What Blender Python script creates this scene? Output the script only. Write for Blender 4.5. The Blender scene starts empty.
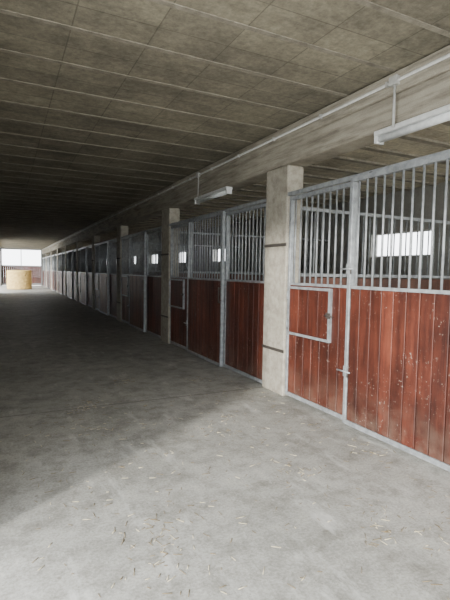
import bpy, bmesh, math, random
from mathutils import Matrix, Vector, Euler
random.seed(4)
scene=bpy.context.scene

# ---------------- materials ----------------
def new_mat(name):
    m=bpy.data.materials.new(name); m.use_nodes=True
    nt=m.node_tree; b=nt.nodes['Principled BSDF']
    return m,nt,b
def N(nt,t,**kw):
    n=nt.nodes.new(t)
    for k,v in kw.items(): setattr(n,k,v)
    return n
def ramp(nt,stops):
    r=N(nt,'ShaderNodeValToRGB'); e=r.color_ramp.elements
    e[0].position,e[0].color=stops[0][0],(*stops[0][1],1)
    e[1].position,e[1].color=stops[-1][0],(*stops[-1][1],1)
    for p,c in stops[1:-1]:
        x=e.new(p); x.color=(*c,1)
    return r
def noise(nt,scale,detail=6,rough=.6,stretch=None):
    tc=N(nt,'ShaderNodeTexCoord'); n=N(nt,'ShaderNodeTexNoise')
    n.inputs['Scale'].default_value=scale; n.inputs['Detail'].default_value=detail
    n.inputs['Roughness'].default_value=rough
    if stretch:
        mp=N(nt,'ShaderNodeMapping'); mp.inputs['Scale'].default_value=stretch
        nt.links.new(tc.outputs['Object'],mp.inputs[0]); nt.links.new(mp.outputs[0],n.inputs[0])
    else: nt.links.new(tc.outputs['Object'],n.inputs[0])
    return n
def mix(nt,a,b,f,mode='MIX'):
    m=N(nt,'ShaderNodeMix',data_type='RGBA',blend_type=mode)
    for i,v in ((0,f),(6,a),(7,b)):
        if hasattr(v,'links'): nt.links.new(v,m.inputs[i])
        elif i==0: m.inputs[0].default_value=v
        else: m.inputs[i].default_value=(*v,1)
    return m.outputs[2]
def bump(nt,b,h,strength=.3,dist=.01):
    bp=N(nt,'ShaderNodeBump'); bp.inputs['Strength'].default_value=strength; bp.inputs['Distance'].default_value=dist
    nt.links.new(h,bp.inputs['Height']); nt.links.new(bp.outputs[0],b.inputs['Normal'])

def concrete(name,c1,c2,stain,rough=.85,stains=.6,bs=.3,stretch=None):
    m,nt,b=new_mat(name)
    n1=noise(nt,1.3,8,.65); r1=ramp(nt,[(.3,c1),(.7,c2)]); nt.links.new(n1.outputs[0],r1.inputs[0])
    n2=noise(nt,9 if not stretch else 5,8,.7,stretch); r2=ramp(nt,[(.42,(0,0,0)),(.75,(1,1,1))]); nt.links.new(n2.outputs[0],r2.inputs[0])
    mm=N(nt,'ShaderNodeMath',operation='MULTIPLY'); mm.inputs[1].default_value=stains
    nt.links.new(r2.outputs[0],mm.inputs[0])
    c=mix(nt,r1.outputs[0],stain,mm.outputs[0])
    n3=noise(nt,90,4,.6); r3=ramp(nt,[(.3,(.82,.82,.82)),(.7,(1,1,1))]); nt.links.new(n3.outputs[0],r3.inputs[0])
    c=mix(nt,c,r3.outputs[0],1.0,'MULTIPLY')
    nt.links.new(c,b.inputs['Base Color']); b.inputs['Roughness'].default_value=rough
    bump(nt,b,n3.outputs[0],bs,.006)
    return m

m_conc=concrete('beam_concrete',(.36,.33,.265),(.52,.48,.39),(.12,.10,.075),stains=.95,stretch=(.35,.35,4))
m_col=concrete('column_concrete',(.38,.35,.28),(.52,.485,.40),(.18,.155,.12),stains=.85)
m_wall=concrete('wall_plaster',(.36,.36,.33),(.46,.46,.42),(.25,.24,.21))
m_joist=concrete('joist_concrete',(.30,.272,.215),(.40,.365,.295),(.13,.115,.09),stains=.9)
m_ground=concrete('ground_gravel',(.48,.47,.43),(.56,.55,.51),(.36,.35,.3))
m_bed=concrete('bounce_bedding',(.42,.36,.25),(.55,.48,.33),(.3,.24,.15))  # straw tone kept pale so it bounces light

def mk_floor():
    m,nt,b=new_mat('floor_concrete')
    n1=noise(nt,.8,10,.7); r1=ramp(nt,[(.28,(.32,.32,.29)),(.5,(.43,.425,.39)),(.72,(.55,.545,.505))]); nt.links.new(n1.outputs[0],r1.inputs[0])
    n2=noise(nt,4.5,10,.78); r2=ramp(nt,[(.34,(.56,.55,.52)),(.54,(1,1,1)),(.74,(1.25,1.25,1.2))]); nt.links.new(n2.outputs[0],r2.inputs[0])
    c=mix(nt,r1.outputs[0],r2.outputs[0],1.0,'MULTIPLY')
    n3=noise(nt,60,6,.7); r3=ramp(nt,[(.3,(.6,.59,.56)),(.6,(1,1,1))]); nt.links.new(n3.outputs[0],r3.inputs[0])
    c=mix(nt,c,r3.outputs[0],1.0,'MULTIPLY')
    n5=noise(nt,2.2,8,.7,(2.2,.7,1)); r5=ramp(nt,[(.56,(0,0,0)),(.68,(.55,.55,.55))]); nt.links.new(n5.outputs[0],r5.inputs[0])
    c=mix(nt,c,(.64,.64,.60),r5.outputs[0])
    tc=N(nt,'ShaderNodeTexCoord')
    for sc,amt,r in ((5,.6,.07),(17,.5,.1)):
        v=N(nt,'ShaderNodeTexVoronoi'); v.inputs['Scale'].default_value=sc
        nt.links.new(tc.outputs['Object'],v.inputs[0])
        rv=ramp(nt,[(r*.5,(1,1,1)),(r,(0,0,0))]); nt.links.new(v.outputs['Distance'],rv.inputs[0])
        mm=N(nt,'ShaderNodeMath',operation='MULTIPLY'); mm.inputs[1].default_value=amt; nt.links.new(rv.outputs[0],mm.inputs[0])
        c=mix(nt,c,(.15,.13,.10),mm.outputs[0])
    mp=N(nt,'ShaderNodeMapping'); mp.inputs['Location'].default_value=(20,-4.93+42.2,0); nt.links.new(tc.outputs['Object'],mp.inputs[0])
    br=N(nt,'ShaderNodeTexBrick'); br.offset=0
    br.inputs['Color1'].default_value=br.inputs['Color2'].default_value=(0,0,0,1); br.inputs['Mortar'].default_value=(.6,.6,.6,1)
    br.inputs['Scale'].default_value=1; br.inputs['Mortar Size'].default_value=.014; br.inputs['Brick Width'].default_value=60; br.inputs['Row Height'].default_value=4.22
    nt.links.new(mp.outputs[0],br.inputs[0])
    c=mix(nt,c,(.14,.13,.12),br.outputs[0])
    nt.links.new(c,b.inputs['Base Color'])
    b.inputs['Roughness'].default_value=.6
    b.inputs['Specular IOR Level'].default_value=.4
    bump(nt,b,n3.outputs[0],.3,.005)
    return m
m_floor=mk_floor()

def mk_block(name,k=1.0,grime=.55):
    m,nt,b=new_mat(name)
    tc=N(nt,'ShaderNodeTexCoord'); br=N(nt,'ShaderNodeTexBrick'); br.offset=0.0
    mp=N(nt,'ShaderNodeMapping'); mp.inputs['Location'].default_value=(.1,-2.25+60,0); nt.links.new(tc.outputs['Object'],mp.inputs[0])
    br.inputs['Color1'].default_value=(.285*k,.26*k,.20*k,1); br.inputs['Color2'].default_value=(.225*k,.205*k,.16*k,1)
    br.inputs['Mortar'].default_value=(.165*k,.15*k,.117*k,1)
    br.inputs['Scale'].default_value=1; br.inputs['Mortar Size'].default_value=.005
    br.inputs['Brick Width'].default_value=.55; br.inputs['Row Height'].default_value=.3
    nt.links.new(mp.outputs[0],br.inputs[0])
    n1=noise(nt,.9,10,.75); r1=ramp(nt,[(.32,(grime,grime,grime)),(.68,(1.3,1.3,1.27))]); nt.links.new(n1.outputs[0],r1.inputs[0])
    c=mix(nt,br.outputs[0],r1.outputs[0],1.0,'MULTIPLY')
    n4=noise(nt,3,8,.7,(.8,2.5,1)); r4=ramp(nt,[(.35,(.82,.82,.82)),(.65,(1.1,1.1,1.08))]); nt.links.new(n4.outputs[0],r4.inputs[0])
    c=mix(nt,c,r4.outputs[0],1.0,'MULTIPLY')
    n2=noise(nt,25,6,.7); r2=ramp(nt,[(.35,(.7,.7,.7)),(.65,(1.1,1.1,1.1))]); nt.links.new(n2.outputs[0],r2.inputs[0])
    c=mix(nt,c,r2.outputs[0],1.0,'MULTIPLY')
    nt.links.new(c,b.inputs['Base Color']); b.inputs['Roughness'].default_value=.9
    bump(nt,b,n2.outputs[0],.3,.01)
    return m
m_block=mk_block('ceiling_blocks',1.15,.55)
m_block_lit=mk_block('stall_ceiling_blocks_lit',2.3,.75)  # paler copy of the aisle blocks; light over the stalls put into colour

def mk_wood(name,dark,mid,light,scuff):
    m,nt,b=new_mat(name)
    geo=N(nt,'ShaderNodeNewGeometry')
    n1=noise(nt,3,8,.65,(7,7,.6)); r1=ramp(nt,[(.28,dark),(.5,mid),(.75,light)]); nt.links.new(n1.outputs[0],r1.inputs[0])
    r0=ramp(nt,[(0,(.62,.6,.6)),(1,(1.2,1.2,1.2))]); nt.links.new(geo.outputs['Random Per Island'],r0.inputs[0])
    c=mix(nt,r1.outputs[0],r0.outputs[0],1.0,'MULTIPLY')
    n6=noise(nt,1.6,8,.7); r6=ramp(nt,[(.36,(.45,.44,.45)),(.6,(1,1,1))]); nt.links.new(n6.outputs[0],r6.inputs[0])
    c=mix(nt,c,r6.outputs[0],1.0,'MULTIPLY')
    tc=N(nt,'ShaderNodeTexCoord'); sp=N(nt,'ShaderNodeSeparateXYZ'); nt.links.new(tc.outputs['Object'],sp.inputs[0])
    rz=ramp(nt,[(.05,(.9,.9,.9)),(.45,(0,0,0))]); nt.links.new(sp.outputs['Z'],rz.inputs[0])
    n7=noise(nt,5,8,.7); r7=ramp(nt,[(.4,(0,0,0)),(.65,(.8,.8,.8))]); nt.links.new(n7.outputs[0],r7.inputs[0])
    md=N(nt,'ShaderNodeMath',operation='MULTIPLY'); nt.links.new(rz.outputs[0],md.inputs[0]); nt.links.new(r7.outputs[0],md.inputs[1])
    c=mix(nt,c,(.17,.11,.08),md.outputs[0])
    n2=noise(nt,46,4,.7,(1,1,.8)); r2=ramp(nt,[(.63,(0,0,0)),(.67,(1,1,1))]); nt.links.new(n2.outputs[0],r2.inputs[0])
    n4=noise(nt,2.6,3,.5); r4=ramp(nt,[(.36,(0,0,0)),(.6,(1,1,1))]); nt.links.new(n4.outputs[0],r4.inputs[0])
    mu=N(nt,'ShaderNodeMath',operation='MULTIPLY'); nt.links.new(r2.outputs[0],mu.inputs[0]); nt.links.new(r4.outputs[0],mu.inputs[1])
    mm=N(nt,'ShaderNodeMath',operation='MULTIPLY'); mm.inputs[1].default_value=scuff; nt.links.new(mu.outputs[0],mm.inputs[0])
    c=mix(nt,c,(.50,.43,.37),mm.outputs[0])
    nt.links.new(c,b.inputs['Base Color']); b.inputs['Roughness'].default_value=.5
    bump(nt,b,n1.outputs[0],.2,.004)
    return m
m_wood=mk_wood('stained_wood_boards',(.055,.016,.011),(.125,.032,.018),(.195,.056,.030),.7)
m_woodD=mk_wood('partition_boards',(.08,.03,.02),(.13,.055,.035),(.2,.09,.06),.3)

def mk_metal():
    m,nt,b=new_mat('galvanised_steel')
    n=noise(nt,14,5,.6); r=ramp(nt,[(.35,(.24,.255,.26)),(.65,(.40,.42,.43))]); nt.links.new(n.outputs[0],r.inputs[0])
    nt.links.new(r.outputs[0],b.inputs['Base Color']); b.inputs['Metallic'].default_value=.3; b.inputs['Roughness'].default_value=.5
    return m
m_metal=mk_metal()
def flat(name,c,rough=.5,metal=0,amt=.12):
    m,nt,b=new_mat(name)
    n=noise(nt,20,4,.6); r=ramp(nt,[(.3,tuple(x*(1-amt) for x in c)),(.7,tuple(min(1,x*(1+amt)) for x in c))])
    nt.links.new(n.outputs[0],r.inputs[0]); nt.links.new(r.outputs[0],b.inputs['Base Color'])
    b.inputs['Roughness'].default_value=rough; b.inputs['Metallic'].default_value=metal
    return m
m_dark=flat('rusty_dark_metal',(.09,.08,.07),.6,.4)
m_white=flat('white_enamel',(.66,.67,.66),.4)
m_pvc=flat('grey_pvc_conduit',(.46,.46,.44),.5)
m_tube=flat('tube_diffuser',(.82,.84,.84),.3)
m_frame=flat('window_frame_paint',(.6,.6,.58),.5)
def mk_straw():
    m,nt,b=new_mat('straw')
    n=noise(nt,30,6,.8,(1,1,5)); r=ramp(nt,[(.3,(.42,.27,.08)),(.5,(.75,.53,.2)),(.7,(.95,.75,.36))])
    nt.links.new(n.outputs[0],r.inputs[0]); nt.links.new(r.outputs[0],b.inputs['Base Color']); b.inputs['Roughness'].default_value=.8
    bump(nt,b,n.outputs[0],.8,.03)
    return m
m_straw=mk_straw()
m_straw2=flat('straw_bits',(.22,.165,.085),.8,0,.3)
m_straw3=flat('pale_straw_bits',(.62,.54,.36),.8,0,.2)

# ---------------- mesh builder ----------------
class MB:
    def __init__(s,mats): s.bm=bmesh.new(); s.mats=mats
    def box(s,x0,x1,y0,y1,z0,z1,mi=0,bev=0):
        vs=[s.bm.verts.new(p) for p in [(x0,y0,z0),(x1,y0,z0),(x1,y1,z0),(x0,y1,z0),(x0,y0,z1),(x1,y0,z1),(x1,y1,z1),(x0,y1,z1)]]
        fs=[s.bm.faces.new([vs[i] for i in f]) for f in [(3,2,1,0),(4,5,6,7),(0,1,5,4),(1,2,6,5),(2,3,7,6),(3,0,4,7)]]
        for f in fs: f.material_index=mi
        if bev:
            es=list({e for f in fs for e in f.edges})
            r=bmesh.ops.bevel(s.bm,geom=es,offset=bev,segments=1,affect='EDGES')
            for f in r['faces']: f.material_index=mi
    def cyl(s,p0,p1,r,mi=0,seg=8,r2=None):
        p0=Vector(p0);p1=Vector(p1);d=p1-p0
        q=Vector((0,0,1)).rotation_difference(d.normalized())
        M=Matrix.Translation((p0+p1)/2)@q.to_matrix().to_4x4()
        g=bmesh.ops.create_cone(s.bm,cap_ends=True,segments=seg,radius1=r,radius2=r if r2 is None else r2,depth=d.length,matrix=M)
        for v in g['verts']:
            for f in v.link_faces: f.material_index=mi; f.smooth=len(f.verts)==4
    def done(s,name,parent=None):
        me=bpy.data.meshes.new(name); s.bm.to_mesh(me); s.bm.free()
        for m in s.mats: me.materials.append(m)
        o=bpy.data.objects.new(name,me); bpy.context.collection.objects.link(o)
        if parent: o.parent=parent
        return o
def empty(name):
    e=bpy.data.objects.new(name,None); bpy.context.collection.objects.link(e); e.empty_display_size=.2; return e

# ---------------- layout (metres) ----------------
PX=3.04; LX=-0.27; RX=7.28; CZ=3.22
Y0=-3.5; YE=42.72; P=4.22
cols=[4.70+P*k for k in range(-1,9)]

b=MB([m_floor]); b.box(LX-.2,RX+.2,Y0,YE+.2,-.15,0); b.done('floor')
b=MB([m_ground]); b.box(-40,50,-45,90,-.3,-.16); b.done('ground')

# left wall; unseen opening near the far end added to light bale and gate
b=MB([m_wall])
b.box(LX-.2,LX,2.65,30,0,CZ); b.box(LX-.2,LX,30,41.5,3.0,CZ); b.box(LX-.2,LX,41.5,YE,0,CZ)
b.done('wall_left')
wc=[6.67+P*k for k in range(-2,9)]
WZ0,WZ1=1.88,2.38
b=MB([m_wall])
b.box(RX,RX+.2,Y0,YE+.2,0,WZ0); b.box(RX,RX+.2,Y0,YE+.2,WZ1,CZ)
prev=Y0
for c in wc:
    if c-.78>prev: b.box(RX,RX+.2,prev,c-.78,WZ0,WZ1)
    prev=c+.78
b.box(RX,RX+.2,prev,YE+.2,WZ0,WZ1)
b.done('wall_right')
for i,c in enumerate(wc):
    b=MB([m_frame])
    y0,y1=c-.78,c+.78
    b.box(RX+.05,RX+.1,y0,y1,WZ0,WZ0+.025); b.box(RX+.05,RX+.1,y0,y1,WZ1-.025,WZ1)
    b.box(RX+.05,RX+.1,y0,y0+.025,WZ0+.025,WZ1-.025); b.box(RX+.05,RX+.1,y1-.025,y1,WZ0+.025,WZ1-.025)
    b.done('window_%d'%(i+1))

b=MB([m_block,m_joist,m_block_lit])
b.box(LX-.2,PX+.1,Y0,YE+.2,CZ,CZ+.25,0)
b.box(PX+.1,RX+.2,Y0,YE+.2,CZ,CZ+.25,2)
y=2.25
while y>Y0+.7: y-=.6
while y<YE:
    b.box(LX-.2,PX+.1,y-.022,y+.022,CZ-.006,CZ,1)
    b.box(PX+.1,RX+.2,y-.05,y+.05,CZ-.03,CZ,1)
    y+=.6
b.done('ceiling')

b=MB([m_conc])
b.box(PX-.03,PX+.24,Y0,YE,2.78,CZ-.031,0,.012)
b.box(PX-.07,PX-.03,Y0,YE,3.03,CZ-.012,0,.008)
b.done('concrete_beam')

for c in cols:
    b=MB([m_col,m_dark])
    b.box(PX-.03,PX+.20,c-.25,c+.24,0,2.78,0,.015)
    for z in (.55,1.84):
        b.box(PX-.04,PX-.03,c-.25,c+.24,z-.018,z+.018,1)
    b.done('concrete_column')

b=MB([m_bed])  # mostly unseen bedding, added to throw light up into the stalls
for c in cols:
    b.box(PX+.36,RX-.02,c+.05,c+P-.05,0.001,.05,0,.02)
b.done('bounce_bedding')

def panel(par,y0,y1,xo,hatch,top,tag):
    W=1.36
    f=MB([m_metal]); x0,x1=PX+xo,PX+xo+.05
    t=.042
    f.box(x0,x1,y0,y0+t,.03,top,0,.004); f.box(x0,x1,y1-t,y1,.03,top,0,.004)
    f.box(x0,x1,y0+t,y1-t,.03,.075); f.box(x0,x1,y0+t,y1-t,W,W+.028); f.box(x0,x1,y0+t,y1-t,top-.045,top)
    f.done('frame_'+tag,par)
    bd=MB([m_wood])
    n=max(1,round((y1-y0-2*t)/.14)); w=(y1-y0-2*t)/n
    hy0,hy1,hz0,hz1=y0+.30,y1-.05,.78,1.345
    for i in range(n):
        a=y0+t+i*w; j=random.uniform(-.003,.003)
        # board with a bevelled face butting against its neighbour (tongue behind)
        bd.box(x0+.008+j,x0+.030+j,a+.004,a+w-.004,.075,W,0,.004)
        bd.box(x0+.026,x0+.042,a+.0005,a+w-.0005,.075,W,0)
    bd.done('boards_'+tag,par)
    br=MB([m_metal]); n=round((y1-y0)/.10)
    for i in range(1,n):
        yy=y0+(y1-y0)*i/n
        br.cyl((x0+.025,yy,W+.028),(x0+.025,yy,top-.045),.010)
    br.done('bars_'+tag,par)
    if hatch:
        h=MB([m_metal,m_wood,m_dark])
        hx=x0-.028; t=.028
        h.box(hx,x0+.008,hy0,hy1,hz1-t,hz1); h.box(hx,x0+.008,hy0,hy1,hz0,hz0+t)
        h.box(hx,x0+.008,hy0,hy0+t,hz0+t,hz1-t); h.box(hx,x0+.008,hy1-t,hy1,hz0+t,hz1-t)
        n=4; w=(hy1-hy0-2*t)/n
        for i in range(n):
            h.box(hx+.012,x0+.008,hy0+t+i*w+.001,hy0+t+(i+1)*w-.001,hz0+t,hz1-t,1,.002)
        for z in (hz0+.06,hz1-.16): h.cyl((hx-.008,hy1-.012,z),(hx-.008,hy1-.012,z+.1),.010)
        zc=(hz0+hz1)/2
        h.box(hx-.010,hx,hy0-.01,hy0+.05,zc-.03,zc+.03,2)
        h.cyl((hx-.016,hy0-.06,zc),(hx-.016,hy0+.06,zc),.008,2)
        h.done('feed_hatch',par)
for k,c in enumerate(cols[1:]+[cols[-1]+P]):
    e=empty('stall_front')
    ys=c-P+.24; ye=c-.25
    panel(e,ye-1.12,ye,.0,True,2.40,'fixed')
    panel(e,ye-2.54,ye-1.10,-.06,False,2.42,'door')
    panel(e,ys,ye-2.52,.0,False,2.40,'side')
    t=MB([m_metal,m_dark])
    t.box(PX-.03,PX,ys,ye,2.405,2.45)
    for yy in (ye-2.3,ye-1.35):
        t.cyl((PX-.045,yy,2.40),(PX-.03,yy,2.40),.035,1,12)
    t.done('sliding_track',e)
    t=MB([m_metal,m_dark])     # bolt, keeper and pull handle on the sliding door
    for z in (1.55,.55):
        t.box(PX-.070,PX-.06,ye-1.145,ye-1.10,z-.05,z+.05,0)
        t.cyl((PX-.078,ye-1.20,z),(PX-.078,ye-1.02,z),.009,0)
        t.cyl((PX-.078,ye-1.17,z),(PX-.078,ye-1.17,z-.05),.007,1)
    t.box(PX-.012,PX-.0,ye-1.075,ye-1.03,1.50,1.60,0)
    t.cyl((PX-.10,ye-2.515,1.02),(PX-.10,ye-2.515,1.26),.010,1)
    for z in (1.03,1.25): t.cyl((PX-.10,ye-2.515,z),(PX-.06,ye-2.515,z),.008,1)
    t.done('door_latch',e)

for c in cols[1:]:
    e=empty('stall_partition')
    p=MB([m_woodD]); xs=PX+.22
    z=.05
    while z<1.35:
        p.box(xs,RX-.01,c-.025,c+.025,z,z+.17,0,.004); z+=.175
    p.done('boards',e)
    p=MB([m_metal])
    p.box(xs,RX-.01,c-.03,c+.03,1.46,1.50); p.box(xs,RX-.01,c-.03,c+.03,2.30,2.34)
    n=34
    for i in range(1,n):
        x=xs+(RX-xs)*i/n; p.cyl((x,c,1.50),(x,c,2.30),.010)
    p.done('bars',e)

LY=[2.44,2.44+P]
b=MB([m_pvc])
x=PX-.085
b.cyl((x,Y0,3.12),(x,YE-.3,3.12),.014)
b.cyl((x,.35,3.12),(x,.35,0),.014)
for i in range(44):
    yy=2.0+.9*i; b.box(x-.018,x+.0145,yy-.012,yy+.012,3.10,3.14)
for yy in LY:
    yy+=.38; b.cyl((x,yy,3.12),(x,yy,2.745),.011); b.box(x-.03,x+.0145,yy-.04,yy+.04,3.085,3.155)
b.done('electrical_conduit')
for yy in LY:
    b=MB([m_white,m_tube])
    X=PX-.06
    b.box(X,X+.11,yy-.63,yy+.63,2.735,2.777,0,.006)
    b.cyl((X+.055,yy-.60,2.708),(X+.055,yy+.60,2.708),.032,1,16)
    b.box(X+.01,X+.10,yy-.63,yy-.60,2.67,2.74,0); b.box(X+.01,X+.10,yy+.60,yy+.63,2.67,2.74,0)
    b.done('fluorescent_light')

b=MB([m_wall])
b.box(LX-.2,LX+.05,YE,YE+.2,0,CZ); b.box(PX-.05,RX,YE,YE+.2,0,CZ)
b.box(LX+.05,PX-.05,YE,YE+.2,3.12,CZ)
b.done('wall_end')
b=MB([m_wood,m_metal]); yy=YE-.06
n=20; w=(PX-LX-.1)/n
for i in range(n):
    a=LX+.05+i*w; b.box(a+.003,a+w-.003,yy,yy+.04,.05,1.70,0,.005)
b.box(LX+.05,PX-.05,yy-.02,yy,.1,.2,1); b.box(LX+.05,PX-.05,yy-.02,yy+.05,1.70,1.76,1)
for xx in (LX+.05,1.3,PX-.12): b.box(xx,xx+.06,yy-.03,yy+.05,0,3.12,1)
b.done('wooden_gate')

# round straw bale
bm=bmesh.new(); R=.82; H=1.35; seg=48; rings=14
prof=[(0,0)]+[(R*.6,0),(R*.94,0),(R,.06)]+[(R,.06+(H-.12)*i/rings) for i in range(1,rings)]+[(R,H-.06),(R*.94,H),(R*.6,H+.01),(R*.3,H+.015)]
loops=[]
for j,(r,z) in enumerate(prof[1:]):
    lp=[]
    for i in range(seg):
        a=2*math.pi*i/seg; rr=r+random.uniform(-.018,.018)+.012*math.sin(z*22)*(r>=R)
        lp.append(bm.verts.new((rr*math.cos(a),rr*math.sin(a),max(0,z+(random.uniform(-.015,.02) if z>.1 else 0)))))
    loops.append(lp)
for l0,l1 in zip(loops,loops[1:]):
    for i in range(seg): bm.faces.new([l0[i],l0[(i+1)%seg],l1[(i+1)%seg],l1[i]])
ct=bm.verts.new((0,0,H+.02)); cb=bm.verts.new((0,0,0))
for i in range(seg):
    bm.faces.new([loops[-1][i],loops[-1][(i+1)%seg],ct]); bm.faces.new([loops[0][(i+1)%seg],loops[0][i],cb])
for i in range(900):
    a=random.uniform(0,6.283); z=random.uniform(.06,H); p=Vector((R*math.cos(a),R*math.sin(a),z))
    d=Vector((-math.sin(a),math.cos(a),random.uniform(-.4,.4)))*random.uniform(.04,.1)+Vector((math.cos(a),math.sin(a),0))*random.uniform(0,.05)
    u=Vector((0,0,.006)); v=[bm.verts.new(q) for q in (p-u,p+d-u,p+d+u,p+u)]; bm.faces.new(v)
me=bpy.data.meshes.new('straw_bale'); bm.to_mesh(me); bm.free(); me.materials.append(m_straw)
o=bpy.data.objects.new('straw_bale',me); bpy.context.collection.objects.link(o); o.location=(.98,35.5,0)

b=MB([m_straw2,m_straw3])
clumps=[(random.uniform(.2,2.8),random.uniform(1.3,6)) for _ in range(16)]
for i in range(1300):
    r=random.random()
    if r<.3: x=random.uniform(.1,2.9); y=random.uniform(1.2,5)
    elif r<.6: cx,cy=random.choice(clumps); x=random.gauss(cx,.12); y=random.gauss(cy,.12)
    elif r<.8: x=random.gauss(2.8,.1); y=random.uniform(2,25)
    else: x=random.uniform(-.2,2.95); y=random.uniform(4,25)
    x=min(x,2.95)
    a=random.uniform(0,3.14); l=random.uniform(.006,.03)
    d=Vector((math.cos(a),math.sin(a),0))*l
    p=Vector((x,y,.0022)); b.cyl(p-d,p+d,.0018,random.choice((0,0,1)),4)
b.done('straw_litter')

# ---------------- light ----------------
w=bpy.data.worlds.new('overcast_sky'); scene.world=w; w.use_nodes=True
bg=w.node_tree.nodes['Background']; bg.inputs[0].default_value=(.93,.96,1,1); bg.inputs[1].default_value=7.2
s=bpy.data.lights.new('hazy_sun','SUN'); s.energy=6.5; s.angle=math.radians(6); s.color=(1,.97,.92)
so=bpy.data.objects.new('hazy_sun',s); bpy.context.collection.objects.link(so)
el=math.radians(17); h=Vector((3.2,2.25,0)).normalized(); d=Vector((h.x*math.cos(el),h.y*math.cos(el),-math.sin(el)))
so.rotation_euler=d.to_track_quat('-Z','Y').to_euler(); so.location=(-8,-6,6)

# ---------------- camera ----------------
cam=bpy.data.cameras.new('camera'); co=bpy.data.objects.new('camera',cam); bpy.context.collection.objects.link(co)
cam.sensor_width=36; cam.lens=26.7; cam.clip_start=.02; cam.clip_end=300
R=Matrix.Rotation(math.radians(-26.4),4,'Z')@Matrix.Rotation(math.radians(90-3.61),4,'X')@Matrix.Rotation(math.radians(1.0),4,'Z')
co.matrix_world=Matrix.Translation((0,0,1.5))@R
scene.camera=co
